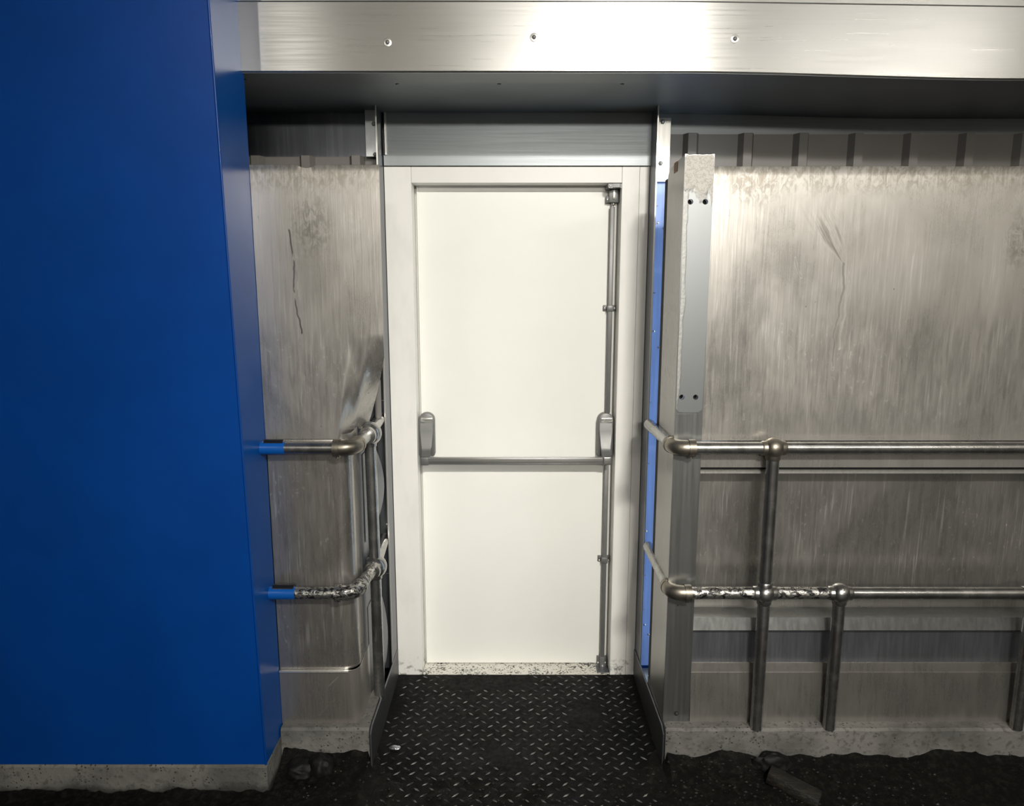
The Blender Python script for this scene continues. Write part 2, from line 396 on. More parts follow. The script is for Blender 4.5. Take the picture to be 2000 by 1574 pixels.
# corrugated wall behind the cladding, in two lengths either side of the doorway
zc_top = Zp(262, 2.87)
wb = struct(thing('wall_back', 'corrugated beige sheet wall behind the doorway and cladding', 'wall', (0, 2.9, 0))); del wb['category']
def corr(xa, xb, first, ztop, pitch=.2105, z0=.05):
    prof = [(xa, 2.872)]
    x = first
    while x < xb-.06:
        for dx, y in ((-.030, 2.872), (-.016, 2.842), (.016, 2.842), (.030, 2.872)):
            if xa < x+dx < xb: prof.append((x+dx, y))
        x += pitch
    prof.append((xb, 2.872))
    prof += [(xb, 2.876)] + [(p[0], p[1]+.004) for p in reversed(prof[1:-1])] + [(xa, 2.876)]
    return MB().prism(prof, 'z', z0, ztop).build('corrugated_sheet', 'corr', wb)
corr(.605, XR, Xp(1352, 290, 2.842), zc_top)
corr(XL, -.505, Xp(498, 310, 2.842), Zp(306, 2.87), .1915)
MB().box(.535, XR, 2.882, 2.90, zc_top-.03, H+.66).build('flat_top_sheet', 'header', wb)
MB().box(XL, -.50, 2.882, 2.90, Zp(306, 2.87)-.03, H+.66).build('flat_top_sheet', 'dark_steel', wb)  # dark steel colour paints the shade of beam and blue block
MB().box(.62, XR, 2.93, 3.0, 0, H+.9).build('outer_sheet', 'dark_steel', wb)
MB().box(XL, -.50, 2.93, 3.0, 0, H+.9).build('outer_sheet', 'dark_steel', wb)
MB().box(-.51, .62, 2.99, 3.04, -.02, H+.9).build('outer_sheet', 'dark_steel', wb)
MB().box(XL-.1, XR+.1, 2.9, 3.0, H+.66, ZC).build('upper_sheet', 'soffit', wb)

# ------------------------------------------------------------------ overhead beam
zb = Zp(141, 2.30)          # underside on the left
bm_ = thing('overhead_beam', 'wide brushed aluminium beam spanning above the white door', 'beam', (.6, 2.5, zb))
def beam_z(x):              # the lower edge drops a little towards the right
    px = 1000+x*1.064/2.30*1400
    t = min(max((px-1300)/700, 0), 1)
    return zb-.021*t*t*(3-2*t)
b = MB(); bm = b.bm; xs = [-.83+i*(2.9+.83)/60 for i in range(61)]
ztop = Zp(4, 2.30)
rows = []
for x in xs:
    z0 = beam_z(x)
    zt = ztop-.020*min(max((x-.5)/1.4, 0), 1)
    rows.append([bm.verts.new(p) for p in ((x, 2.304, z0), (x, 2.300, z0+.004), (x, 2.300, zt), (x, 2.306, zt+.006), (x, 2.312, zt+.006), (x, 2.312, z0))])
for i in range(len(xs)-1):
    for k in range(6): bm.faces.new((rows[i][k], rows[i+1][k], rows[i+1][(k+1) % 6], rows[i][(k+1) % 6]))
bm.faces.new(rows[0]); bm.faces.new(rows[-1][::-1]); bmesh.ops.recalc_face_normals(bm, faces=bm.faces)
b.build('face_plate', 'beam', bm_, True)
MB().box(-.83, 2.9, 2.318, 2.36, ztop-.01, ztop+.35).build('upper_face_plate', 'beam', bm_)
def slab(name, ya, yb, dz0, th, mat, ext=-.83):
    b = MB(); bm = b.bm; rows = []
    for x in xs:
        z0 = beam_z(x)+dz0
        rows.append([bm.verts.new(p) for p in ((x, ya, z0), (x, ya, z0+th), (x, yb, z0+th), (x, yb, z0))])
    for i in range(len(xs)-1):
        for k in range(4): bm.faces.new((rows[i][k], rows[i+1][k], rows[i+1][(k+1) % 4], rows[i][(k+1) % 4]))
    bm.faces.new(rows[0]); bm.faces.new(rows[-1][::-1]); bmesh.ops.recalc_face_normals(bm, faces=bm.faces)
    return b.build(name, mat, bm_)
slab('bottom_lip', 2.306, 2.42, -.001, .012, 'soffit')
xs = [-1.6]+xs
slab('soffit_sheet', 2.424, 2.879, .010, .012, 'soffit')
for px, py in ((757, 83), (1043, 73), (1435, 76)):
    c = P(px, py, 2.2995)
    mb = MB(); v = Vector(c); d = Vector((0, -1, 0))
    mb.tube([v, v+d*.0015, v+d*.002], [.012, .012, .0105], 20)
    rv = mb.build('rivet', 'bright', bm_, True)
    mb = MB(); v = v+d*.002
    mb.tube([v, v+d*.002, v+d*.0042, v+d*.005], [.0065, .006, .004, .001], 16); mb.build('rivet_head', 'hardware', rv, True)
for px in (775, 975, 1216):
    x = Xp(px, 166, 2.46)
    c = (x, 2.47, beam_z(x)+.010)
    screw(c, .006, 'dark_steel', bm_, (0, 0, -1))

# ------------------------------------------------------------------ header above the door
XF0, XF1 = -.4945, .532      # outer edges of the door frame
hd = thing('header_panel', 'grey galvanised header sheet directly above the white door frame', 'panel', (0, 2.87, Zp(325, YD)))
z1, z2, z3 = Zp(325, YD), Zp(303, 2.87), H+.64
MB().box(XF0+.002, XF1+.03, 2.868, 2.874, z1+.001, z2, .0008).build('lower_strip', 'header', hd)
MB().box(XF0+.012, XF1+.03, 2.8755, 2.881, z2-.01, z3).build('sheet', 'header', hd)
MB().box(XF0+.008, XF0+.016, 2.866, 2.875, z2+.001, z3-.012).build('edge_bead', 'bright', hd)

# ------------------------------------------------------------------ the door
dr = struct(thing('door_1', 'white emergency exit door with a horizontal push bar', 'door', (0, YD, 0))); del dr['category']
JI0 = Xp(803, 358, YD); JI1 = Xp(1215, 358, YD)            # inner edges of the jambs
ZH = Zp(357, YD); ZT = Zp(325, YD)
YL = YD+.090                                                 # face of the leaf
MB().box(XF0, JI0, YD, YD+.13, 0.004, ZT, .0015).build('jamb', 'jamb', dr)
MB().box(Xp(1249, 358, YD)+.0008, XF1, YD+.001, YD+.13, 0.004, ZT, .0012).build('jamb', 'jamb', dr)
MB().box(JI1, Xp(1249, 358, YD), YD, YD+.13, 0.004, ZT, .0012).build('jamb', 'jamb', dr)
MB().box(JI0+.0006, JI1-.0006, YD+.0005, YD+.13, ZH, ZT, .0015).build('frame_head', 'frame', dr)
lf = MB().box(JI0+.008, JI1-.004, YL, YL+.045, .009, ZH+.012, .002).build('door_leaf', 'white', dr)
MB().box(JI0+.001, JI1-.001, YL+.018, YL+.05, .006, ZH-.001).build('door_stop', 'frame', dr)
MB().box(JI0+.001, JI1-.001, YD-.002, YL+.05, -.004, .0045, .001).build('threshold', 'sill', dr)
# recessed edge fold of the leaf
MB().box(JI0+.009, JI0+.017, YL-.003, YL+.001, .02, Zp(366, YL), .0012).build('leaf_fold', 'white', dr)
MB().box(JI0+.018, JI1-.03, YL-.003, YL+.001, Zp(374, YL), Zp(370, YL), .0012).build('leaf_fold', 'white', dr)

XRD = Xp(1187, 800, YL-.022)
YR = YL-.022
zz = lambda y, Y=YR: Zp(y, Y)
# upper and lower rods
MB().box(XRD-.0095, XRD+.0095, YR-.008, YR+.006, zz(806), zz(404), .002).build('vertical_rod', 'hardware', dr, True)
MB().box(XRD-.0095, XRD+.0095, YR-.008, YR+.006, zz(1290), zz(900), .002).build('vertical_rod', 'hardware', dr, True)
mb = MB(); mb.tube([(XRD, YR, zz(405)), (XRD, YR, zz(392))], .005, 12); mb.ball((XRD+.003, YR-.006, zz(399)), .007, 12); mb.build('rod_link', 'silver', dr, True)
# top latch: slotted cross piece and strike
tl = MB(); zt, zbm = zz(360), zz(396)
tl.box(XRD-.016, XRD+.022, YR-.012, YL, zbm, zt, .002)
tl.box(XRD-.026, XRD+.034, YR-.004, YL-.001, zbm, zz(383), .002)
tl = tl.build('top_latch', 'hardware', dr, True)
MB().box(XRD-.004, XRD+.012, YR-.0175, YR-.011, zz(390), zz(370), .005, 3).build('latch_bolt', 'bright', tl, True)
st = MB().box(XRD-.028, XRD+.040, YD+.006, YL-.002, ZH-.017, ZH-.0005, .001)
st.box(XRD-.026, XRD-.008, YD+.003, YD+.007, ZH-.020, ZH-.002, .001); st.box(XRD+.020, XRD+.038, YD+.003, YD+.007, ZH-.020, ZH-.002, .001)
st = st.build('strike_plate', 'hardware', dr)
for dx in (-.017, .029): screw((XRD+dx, YD+.003, ZH-.012), .004, 'bright', st)
for dx in (-.021, .029): screw((XRD+dx, YR-.004, zz(390)), .004, 'bright', tl)
# rod guides
for y in (602, 1093):
    g = MB().box(XRD-.013, XRD+.013, YR-.013, YL-.001, zz(y+6), zz(y-6), .003)
    g.box(XRD-.027, XRD+.027, YL-.008, YL-.0005, zz(y+6), zz(y-6), .003)
    g = g.build('rod_guide', 'hardware', dr, True)
    for dx in (-.020, .020): screw((XRD+dx, YL-.008, zz(y, YL)), .0042, 'bright', g)
# bottom latch and floor strike
g = MB().box(XRD-.022, XRD+.022, YL-.010, YL-.0005, zz(1301), zz(1284), .002)
g.box(XRD-.011, XRD+.011, YR-.012, YL, zz(1308), zz(1281), .003); g = g.build('bottom_latch', 'hardware', dr, True)
for dx in (-.016, .016): screw((XRD+dx, YL-.010, zz(1292, YL)), .0042, 'bright', g)
zs = .0045
g = MB().box(XRD-.028, XRD+.032, YD+.014, YL-.014, zs, zs+.003, .001).build('floor_strike', 'dark_steel', dr)
mb = MB(); mb.ball((XRD+.001, YR-.006, zs+.008), .008, 14); mb.build('bolt_tip', 'bright', g, True)
# push bar with its two end cases
def end_case(xc, right):
    z0, z1_ = zz(891, YL-.04), zz(807, YL-.04)
    pts = []                                          # rounded outline
    w = .033
    for k in range(9):
        a = PI*k/8; pts.append((xc+w*math.cos(a), z1_-.030+.030*math.sin(a)))
    pts += [(xc-w, z0+.006), (xc-w+.006, z0), (xc+w-.006, z0), (xc+w, z0+.006)]
    cs = MB().prism(pts, 'y', YL-.042, YL-.0005, .003).build('latch_case', 'hardware', dr, True)
    MB().box(xc-w+.010, xc+w-.004, YL-.047, YL-.041, z1_-.034, z1_-.016, .005, 3).build('badge', 'bright', cs, True)
    if right:
        for k in range(2):
            MB().box(xc-w+.018, xc+w-.013, YL-.0480, YL-.0468, z1_-.022-.009*k, z1_-.0205-.009*k).build('engraved_line', 'dark_steel', cs)
    # lever arm that reaches out and down to the bar
    zb_ = zz(900, YL-.105); yb = YL-.105
    a = MB(); bm = a.bm
    prof = [(YL-.043, z1_-.040), (YL-.050, z1_-.075), (YL-.058, z0+.042), (YL-.074, z0+.022), (yb+.004, zb_+.010), (yb+.004, zb_-.012), (yb+.024, zb_-.012), (yb+.030, z0-.004), (YL-.043, z0+.014)]
    V0, V1 = [], []
    for (y, z) in prof:
        t = min(max((z-zb_)/(z1_-.07-zb_), 0), 1); hw = .015+.012*t**.7
        V0.append(bm.verts.new((xc-hw, y, z))); V1.append(bm.verts.new((xc+hw, y, z)))
    bm.faces.new(V0); bm.faces.new(V1[::-1])
    for i in range(len(prof)): bm.faces.new((V0[i], V1[i], V1[(i+1) % len(prof)], V0[(i+1) % len(prof)]))
    bmesh.ops.recalc_face_normals(bm, faces=bm.faces); bmesh.ops.bevel(bm, geom=bm.edges[:], offset=.0018, segments=2, affect='EDGES')
    arm = a.build('lever_arm', 'hardware', dr, True)
    for s_ in (-1, 1): screw((xc+s_*.011, YL-.0625, z0+.030), .0035, 'bright', arm)
    return zb_, yb
XCL, XCR = Xp(833, 850, YL-.045), Xp(1183, 850, YL-.045)
end_case(XCL, False)
zbar, ybar = end_case(XCR, True)
MB().box(XCL-.012, XCR-.016, ybar-.004, ybar+.010, zbar-.015, zbar+.015, .003, 3).build('push_bar', 'silver', dr, True)
MB().box(XCR-.0155, XCR+.018, ybar-.006, ybar+.012, zbar-.017, zbar+.017, .0035, 3).build('bar_end_clamp', 'silver', dr, True)
MB().box(XCL-.019, XCL+.015, ybar-.006, ybar+.012, zbar-.018, zbar+.016, .0035, 3).build('bar_end_clamp', 'hardware', dr, True)
MB().box(XCL+.02, XCR-.02, ybar-.0052, ybar-.0036, zbar-.013, zbar-.0115).build('bar_groove', 'dark_steel', dr)

# ------------------------------------------------------------------ side flashings beside the door
zf = Zp(203, 2.76)
def flashing(x, label, s):
    o = thing('door_flashing', label, 'flashing', (x, 2.82, 0), 'upright sheet edges beside the door')
    MB().box(x-.0015, x+.0015, 2.762, 2.879, .02, zf).build('web', 'dark_steel', o)
    MB().box(x-.0025, x+.0025, 2.757, 2.7615, .02, zf).build('folded_edge', 'bright', o)
    return o
flashing(-.4975, 'thin upright sheet steel edge left of the white door frame', -1)
flashing(.5345, 'thin upright sheet steel edge right of the white door frame', 1)
# brackets near the top
def bracket(xa, xb, ya, py0, py1, label, bolts, mat):
    z0, z1_ = Zp(py1, ya), Zp(py0, ya)
    o = thing('angle_bracket', label, 'bracket', ((xa+xb)/2, ya, z0))
    MB().box(xa, xb, ya, ya+.005, z0, z1_, .001).build('plate', mat, o)
    for px, py in bolts:
        c = Vector(P(px, py, ya)); d = Vector((0, -1, 0)); mb = MB()
        mb.tube([c, c+d*.002, c+d*.003], [.009, .009, .007], 6); b_ = mb.build('bolt', 'hardware', o)
        mb = MB(); mb.ball(c+d*.007, .0048, 12); mb.build('bolt_end', 'bright', b_, True)
    return o
YA = 2.832
bracket(Xp(713, 250, YA), -.5005, YA, 212, 306, 'grey bracket plate with two bolts, left of the door header', [(730, 242), (733, 302)], 'galv')
bracket(.5375, Xp(1309, 290, YA), YA, 230, 355, 'bright bracket plate with two bolts, right of the door header', [(1294, 238), (1290, 319)], 'bright')
# blue filmed strip on the right, grey strip on the left
bl = thing('blue_film_strip', 'narrow steel strip under blue protective film between door and post', 'strip', (.58, 2.86, .06))
MB().box(.5375, .66, 2.852, 2.858, .065, Zp(352, 2.85), .0008).build('sheet', 'film_blue', bl)
for px, py in ((1285, 435), (1297, 446), (1277, 647), (1287, 679), (1259, 1220), (1267, 1239), (1262, 1037)):
    screw(P(px, py, 2.8518), .0042, 'bright', bl)
for py in (402, 437, 572, 786, 905, 1124, 1190):
    MB().box(.5395, .5640, 2.8505, 2.8525, Zp(py, 2.85)-.0012, Zp(py, 2.85)+.0012).build('seam', 'dark_steel' if py < 600 else 'bright', bl)
gs = thing('grey_strip', 'narrow dark grey steel strip between left cladding and door', 'strip', (-.53, 2.86, .06))
MB().box(-.62, -.5005, 2.832, 2.838, .065, Zp(330, 2.83), .0008).build('sheet', 'dark_steel', gs)
for py in (397, 572, 782, 1120):
    MB().box(-.5230, -.5030, 2.8300, 2.8322, Zp(py, 2.83)-.0012, Zp(py, 2.83)+.0012).build('seam', 'bright', gs)
screw(P(755, 1024, 2.8318), .005, 'bright', gs)
MB().box(.5375, .66, 2.80, 2.925, .0, .010).build('daylight_patch', 'frame', bl)  # white block standing in for daylight leaking under the strip
MB().box(.5375, .66, 2.925, 2.93, .0, .12).build('blue_backing', 'blue', bl)

# ------------------------------------------------------------------ blue panel block on the left
XB = -.816
bp = thing('blue_panel_block', 'large glossy blue panel with a projecting return, filling the left side', 'panel', (-1.6, 2.2, .17))
zk = .1135
def bluefront(u, v):
    x = -3.3+(XB+3.3)*u; z = zk-.012+(4.1-zk)*v
    y = 2.143-.05*(z-zk)/1.9
    return (x, y, z)
b = MB(); bm = b.bm
yf = lambda z: 2.146-.062*(z-zk)/2.35
MB().prism([(yf(zk), zk), (yf(4.2), 4.2), (yf(4.2)+.004, 4.2), (yf(zk)+.004, zk)], 'x', -3.3, XB-.0005).build('front_sheet', 'blue', bp)
MB().prism([(yf(zk)-.001, zk), (yf(4.2)-.001, 4.2), (2.3195, 4.2), (2.3195, zk)], 'x', XB-.003, XB, .0).build('return_sheet', 'blue_side', bp)
MB().tube([(XB-.001, yf(zk)-.001, zk), (XB-.001, yf(4.2)-.001, 4.2)], .0035, 10).build('corner_bead', 'blue', bp, True)

# ------------------------------------------------------------------ kerbs
def kerb(name, label, x0, x1, y0, y1, h, seed):
    nx = int((x1-x0)/.02); b = MB(); bm = b.bm; rows = []
    for i in range(nx+1):
        x = x0+(x1-x0)*i/nx; n1 = noise.noise((x*9, seed, 0))*.004; n2 = noise.noise((x*14, seed, 5))*.003
        rows.append([bm.verts.new(p) for p in ((x, y0-n1, -.01), (x, y0-n1*.6, h*.5), (x, y0+n2*.5, h-.008+n2), (x, y0+.007, h+n2), (x, y1, h), (x, y1, -.01))])
    for i in range(nx):
        for k in range(6): bm.faces.new((rows[i][k], rows[i+1][k], rows[i+1][(k+1) % 6], rows[i][(k+1) % 6]))
    bm.faces.new(rows[0]); bm.faces.new(rows[-1][::-1]); bmesh.ops.recalc_face_normals(bm, faces=bm.faces)
    o = b.build(name, 'kerb', None, False); return tag(o, label, 'kerb')
ZKW = Zp(1423, 2.285)
kerb('concrete_kerb', 'grey concrete kerb under the big blue panel', -3.3, -.8145, 2.143, 2.34, .112, 1)
kerb('concrete_kerb', 'short grey concrete kerb below the left cladding', -.812, -.502, 2.285, 2.60, ZKW, 2)
kerb('concrete_kerb', 'long pitted concrete kerb below the right cladding and railing posts', .5345, 3.3, 2.262, 2.60, Zp(1424, 2.262), 3)

# ------------------------------------------------------------------ left cladding
xL = lambda px, py, Y=YW: Xp(px, py, Y)
M['sheet_left'] = dirty_sheet('weathered_sheet_left', 1, zone=(Zp(850, YW), Zp(610, YW)), dust=.62,
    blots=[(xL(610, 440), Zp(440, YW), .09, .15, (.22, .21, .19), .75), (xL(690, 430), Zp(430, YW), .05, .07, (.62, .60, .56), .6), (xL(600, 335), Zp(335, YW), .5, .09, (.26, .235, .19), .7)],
    drips=[([(xL(566, 450), Zp(450, YW)), (xL(572, 500), Zp(500, YW)), (xL(578, 590), Zp(590, YW)), (xL(588, 650), Zp(650, YW))], .0042, .9),
     ([(xL(579, 500), Zp(500, YW)), (xL(587, 640), Zp(640, YW)), (xL(590, 790), Zp(790, YW))], .0028, .55)])
M['sheet_left_low'] = dirty_sheet('weathered_sheet_left_low', 4, zone=(Zp(1290, YW), Zp(860, YW)), dust=.38, base=(.42, .40, .375), fine=1.4)
M['sheet_base'] = dirty_sheet('weathered_sheet_base', 6, dust=.5, base=(.42, .40, .37), fine=.5,
    drips=[([(xL(651, 1368), Zp(1368, YW)), (xL(628, 1393), Zp(1393, YW))], .004, .8), ([(xL(660, 1323), Zp(1323, YW)), (xL(646, 1336), Zp(1336, YW))], .003, .6)])
lc = thing('steel_cladding', 'dented weathered steel cladding between blue panel and left railing', 'cladding', (-.66, YW, ZKW))
zt, zs1 = Zp(322, YW), Zp(857, YW)
def upleft(u, v):
    z = zs1+(zt-zs1)*v
    py_ = 857+(322-857)*v
    pxe = 740.5+9.5*min(1, (py_-322)/368)-max(0, (py_-690)/167)**1.1*31
    q_ = max(0, (py_-650)/207)
    dY = .24*q_**1.3
    yE = YW+dY
    xr = Xp(pxe, py_, yE)-(0 if py_ < 690 else 0)
    x = XB+.001+(xr-XB)*u
    y = YW+dY*max(0, (u-.70)/.30)**1.15-.012*math.sin(min(q_, 1)*PI)*math.exp(-((u-.84)/.045)**2)
    x = Xp(pxe-(pxe-Xp_edge(py_))*(1-u), py_, y)
    y += .0015*noise.noise((x*5, z*4, 0))
    if v > .985: y -= .0035*(v-.985)/.015*(1-.9*(.38 < u < .50))
    if v > .97 and .36 < u < .52: z -= .010*math.sin((u-.36)/.16*PI)*(v-.97)/.03
    return (x, y, z)
def Xp_edge(py_):
    a = XB+.001; yc = (787-py_)/FPX; return 1000+a/YW*(cp+yc*sp)*FPX
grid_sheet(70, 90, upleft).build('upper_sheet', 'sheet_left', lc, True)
zs2 = Zp(1308, YW)
def roundcorner(x_end, y0, depth, r=.05):
    pts = [(XB+.001, y0)]
    for k in range(9):
        a = k/8*PI/2; pts.append((x_end-r+r*math.sin(a), y0+r-r*math.cos(a)))
    pts.append((x_end, y0+depth))
    return pts
def ext_sheet(path, z0, z1_, th=.003):
    inner = [(x-th if i > 0 else x, y+th) for i, (x, y) in enumerate(path)]
    return MB().prism(path+inner[::-1], 'z', z0, z1_)
ext_sheet(roundcorner(-.540, YW+.004, .30), zs2, zs1+.012).build('lower_sheet', 'sheet_left_low', lc, True)
ext_sheet(roundcorner(-.536, YW-.004, .28, .035), ZKW, zs2-.0005).build('base_sheet', 'sheet_base', lc, True)
MB().box(XB+.001, -.572, YW-.010, YW+.004, zs2-.007, zs2, .002).build('ridge', 'bright', lc, True)
MB().box(XB+.001, -.552, YW-.005, YW+.006, zs1-.016, zs1-.002, .002).build('seam_lip', 'sheet_left', lc, True)
# bulged side sheets seen edge-on beyond the railing post
def bulge(zlo, zhi, amp, y0, y1, x0):
    def f(u, v):
        z = zlo+(zhi-zlo)*v; y = y0+(y1-y0)*u
        return (x0+amp*u*math.sin(PI*v)**.8, y+.02*u*math.sin(PI*v), z)
    return grid_sheet(6, 20, f, .0025).build('bulged_side_sheet', 'dark_steel', lc, True)
bulge(Zp(1030, 2.66), Zp(868, 2.66), .036, 2.50, 2.68, -.534)
bulge(Zp(1345, 2.66), Zp(1150, 2.66), .030, 2.50, 2.70, -.538)
MB().box(-.552, -.538, 2.44, 2.80, .13, Zp(760, 2.7)).build('side_sheet', 'dark_steel', lc)
MB().tube([(-.512, 2.70, Zp(822, 2.70)), (-.512, 2.70, Zp(742, 2.70))], .012, 14).build('side_stiffener', 'corr', lc, True)

# ------------------------------------------------------------------ right cladding
XS = .626
fx = Xp(1648, 515, YW); fz = Zp(515, YW)
M['sheet_right'] = dirty_sheet('weathered_sheet_right', 2, zone=(Zp(860, YW), Zp(590, YW)), dust=.66,
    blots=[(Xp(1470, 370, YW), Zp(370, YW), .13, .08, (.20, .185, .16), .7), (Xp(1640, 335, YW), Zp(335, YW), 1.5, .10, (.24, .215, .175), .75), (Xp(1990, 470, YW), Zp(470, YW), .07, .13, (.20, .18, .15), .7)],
    drips=[([(fx, fz), (fx+.002, Zp(560, YW)), (fx-.012, Zp(640, YW)), (fx-.012, Zp(720, YW))], .006, .6),
     ([(fx+.02, fz-.03), (fx+.006, Zp(680, YW))], .004, .35),
     ([(Xp(1552, 505, YW), Zp(505, YW)), (Xp(1563, 540, YW), Zp(540, YW))], .004, .5)],
    fan=((fx, fz), (Xp(1585, 385, YW), Zp(385, YW)), .55, .75))
M['sheet_right_low'] = dirty_sheet('weathered_sheet_right_low', 5, zone=(Zp(1200, YW), Zp(930, YW)), dust=.34, base=(.40, .39, .37), fine=1.6)
M['sheet_right_base'] = dirty_sheet('weathered_sheet_right_base', 8, dust=.42, base=(.40, .39, .365), fine=.4)
rc = thing('steel_cladding', 'long weathered steel cladding behind the right railings', 'cladding', (1.6, YW, .18))
XE = 3.2
q = lambda y, Y=YW: Zp(y, Y)
def upright(u, v):
    x = XS+.001+(XE-XS)*u; z = q(860)+(q(325)-q(860))*v
    y = YW+.0025*noise.noise((x*2.2, z*3, 3))
    if v > .985: y -= .003*(v-.985)/.015
    z += .0012*noise.noise((x*22, 0, 0)) if v > .99 else 0
    return (x, y, z)
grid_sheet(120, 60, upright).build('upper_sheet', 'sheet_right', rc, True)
def prof_sheet(name, pts, mat, th=.004, x0=XS+.001):
    path = pts+[(y+th, z) for y, z in reversed(pts)]
    return MB().prism(path, 'x', x0, XE).build(name, mat, rc)
prof_sheet('lip_sheet', [(YW-.004, q(862)), (YW-.006, q(872)), (YW-.004, q(912)), (YW+.080, q(914))], 'sheet_right')
prof_sheet('gutter_edge', [(YW+.010, q(919)), (YW+.002, q(921)), (YW+.002, q(925)), (YW+.080, q(926))], 'bright')
prof_sheet('slot_shade_back', [(YW+.016, q(911)), (YW+.016, q(922))], 'void')  # black strip painting the shade and grease inside the gutter slot
prof_sheet('lower_sheet', [(YW+.082, q(905)), (YW+.080, Zp(1206, YW+.08))], 'sheet_right_low')
prof_sheet('bright_ledge', [(YW+.080, q(1209)+.006), (YW+.012, q(1209)), (YW, q(1231))], 'post')
prof_sheet('recess_sheet', [(YW+.002, q(1231)-.001), (YW+.030, q(1236)), (YW+.022, q(1294, YW+.022))], 'dark_steel')
prof_sheet('sloped_ledge', [(YW+.022, q(1293, YW+.022)), (YW+.002, q(1295)), (YW-.002, q(1310)), (YW-.0032, q(1313))], 'sheet_right_base')
prof_sheet('base_sheet', [(YW-.004, q(1312)), (YW-.015, Zp(1424, 2.262)-.002)], 'sheet_right_base')

# ------------------------------------------------------------------ corner post
cpst = thing('corner_post', 'square steel corner post with peeling film right of the door', 'post', (.585, 2.42, .18))
zpt = Zp(300, 2.304)
PX0, PX1 = .5335, .6255
# front plate with four bolt holes
hl = [(Xp(px, py, 2.304), Zp(py, 2.304), .0085) for px, py in ((1349, 394), (1378, 394), (1332, 776), (1359, 776))]
top = []
n = 14
for i in range(n+1): top.append((PX1-(PX1-PX0)*i/n, zpt-.0015-.0035*noise.noise((i*1.7, 3, 1)) if 1 < i < n-1 else zpt))
plate_holes('front_plate', [(PX0, Zp(1418, 2.304)), (PX1, Zp(1418, 2.304))]+top, hl, 2.308, .004, 'post', cpst)
zf0 = Zp(806, 2.304)
ol = [(PX0+.003, zf0+.012), (PX0+.012, zf0+.002), (PX0+.03, zf0), (PX1-.016, zf0+.001), (PX1-.004, zf0+.010)]
ol += [(PX1-.001, zf0+.3), (PX1-.0008, zpt-.012)]+[(x, z-.002) for x, z in top[1:-1]]+[(PX0+.0005, zpt-.01), (PX0+.0012, zf0+.6), (PX0+.004, zf0+.4), (PX0+.002, zf0+.2)]
plate_holes('peeling_film', ol, hl, 2.3065, .0012, 'film', cpst)
z_a, z_b = Zp(937, 2.304), Zp(809, 2.304)
plate_holes('film_offcut', [(PX0+.002, z_a+.008), (PX0+.010, z_a), (PX1-.012, z_a), (PX1-.002, z_a+.008), (PX1-.002, z_b), (PX0+.002, z_b)], [], 2.3068, .001, 'post', cpst)
for hx, hz, hr in hl:
    MB().tube([(hx, 2.330, hz), (hx, 2.334, hz)], hr*1.12, 16).build('hole_back', 'void', cpst)
M['side'] = dirty_sheet('post_side_steel', 11, dust=.15, base=(.33, .325, .315), rough=.34, fine=.3)
MB().prism([(2.3125, .17), (2.3125, zpt-.002), (2.36, zpt-.004), (2.52, zpt-.016), (2.545, zpt-.032), (2.55, .17)], 'x', PX0, PX0+.004).build('side_plate', 'side', cpst)
MB().box(PX0+.002, PX0+.012, 2.551, 2.600, .17, zpt-.04).build('gap_shade_strip', 'void', cpst)  # black strip painting the shade in the gap behind the post side
MB().box(PX1-.004, PX1, 2.3125, 2.56, .17, zpt-.002).build('side_plate', 'post', cpst)
M['scorch'] = paint('scorched_orange_coating', (.50, .30, .14), .6, 0, .5, .3)
b = MB().box(PX0-.0015, PX0+.012, 2.40, 2.455, zpt-.040, zpt-.004, .004); b.build('scorched_patch', 'scorch', cpst)
pc = Vector(P(1321, 1393, 2.3075))
w_ = MB().tube([pc, pc+Vector((0, -.0015, 0))], .0085, 20).build('welded_plug', 'void', cpst)
MB().tube([pc+Vector((.002, -.0015, .001)), pc+Vector((.002, -.002, .001))], .0048, 16).build('plug_centre', 'post', w_)
mb = MB(); pc = Vector(P(1324, 1182, 2.3075)); mb.tube([pc, pc+Vector((0, -.002, 0))], .0025, 10); mb.build('dark_pin', 'void', cpst)

# ------------------------------------------------------------------ railings
RP = .0205           # pipe radius
ZU = Zp(875, 2.285); ZLO = Zp(1158, 2.285); YP = 2.262 
def pipe(name, pts, parent, mat='pipe', r=RP): return MB().tube(pts, r, 24).build(name, mat, parent, True)
def fitting(c, parent, axes, mat='cast', r=.0345):
    mb = MB(); mb.ball(c, r, 28); c = Vector(c)
    for d in axes:
        d = Vector(d); mb.tube([c+d*.012, c+d*(r+.001), c+d*(r+.005)], [RP+.004, RP+.0035, RP+.001], 24)
    return mb.build('ball_joint', mat, parent, True)
YP = 2.272
ZU = Zp(875, YP); ZLO = Zp(1158, YP)
rr = thing('pipe_railing', 'two-rail galvanised pipe railing in front of the right cladding', 'railing', (1.4, YP, ZKW))
xe = Xp(1326, 875, YP)
xr_end = 3.0
x1p, x2p, x3p = Xp(1493, 1158, YP), Xp(1640, 1160, YP), Xp(1987, 1400, YP)
pipe('upper_rail', [(xe+.045, YP, ZU), (x1p, YP, ZU), (xr_end, YP, ZU+.002)], rr)
pipe('lower_rail', [(xe+.040, YP, ZLO), (x2p, YP, ZLO)], rr, 'grime')
pipe('lower_rail', [(x2p, YP, ZLO), (xr_end, YP, ZLO-.002)], rr)
zft = Zp(1424, 2.262)-.001
pipe('post', [(x1p, YP, ZU), (x1p, YP, ZLO)], rr, 'pipe', RP*1.0)
pipe('post', [(x1p, YP, ZLO), (x1p, YP, zft)], rr)
pipe('post', [(x2p, YP, ZLO), (x2p, YP, zft)], rr)
pipe('post', [(x3p, YP, ZLO), (x3p, YP, zft)], rr)
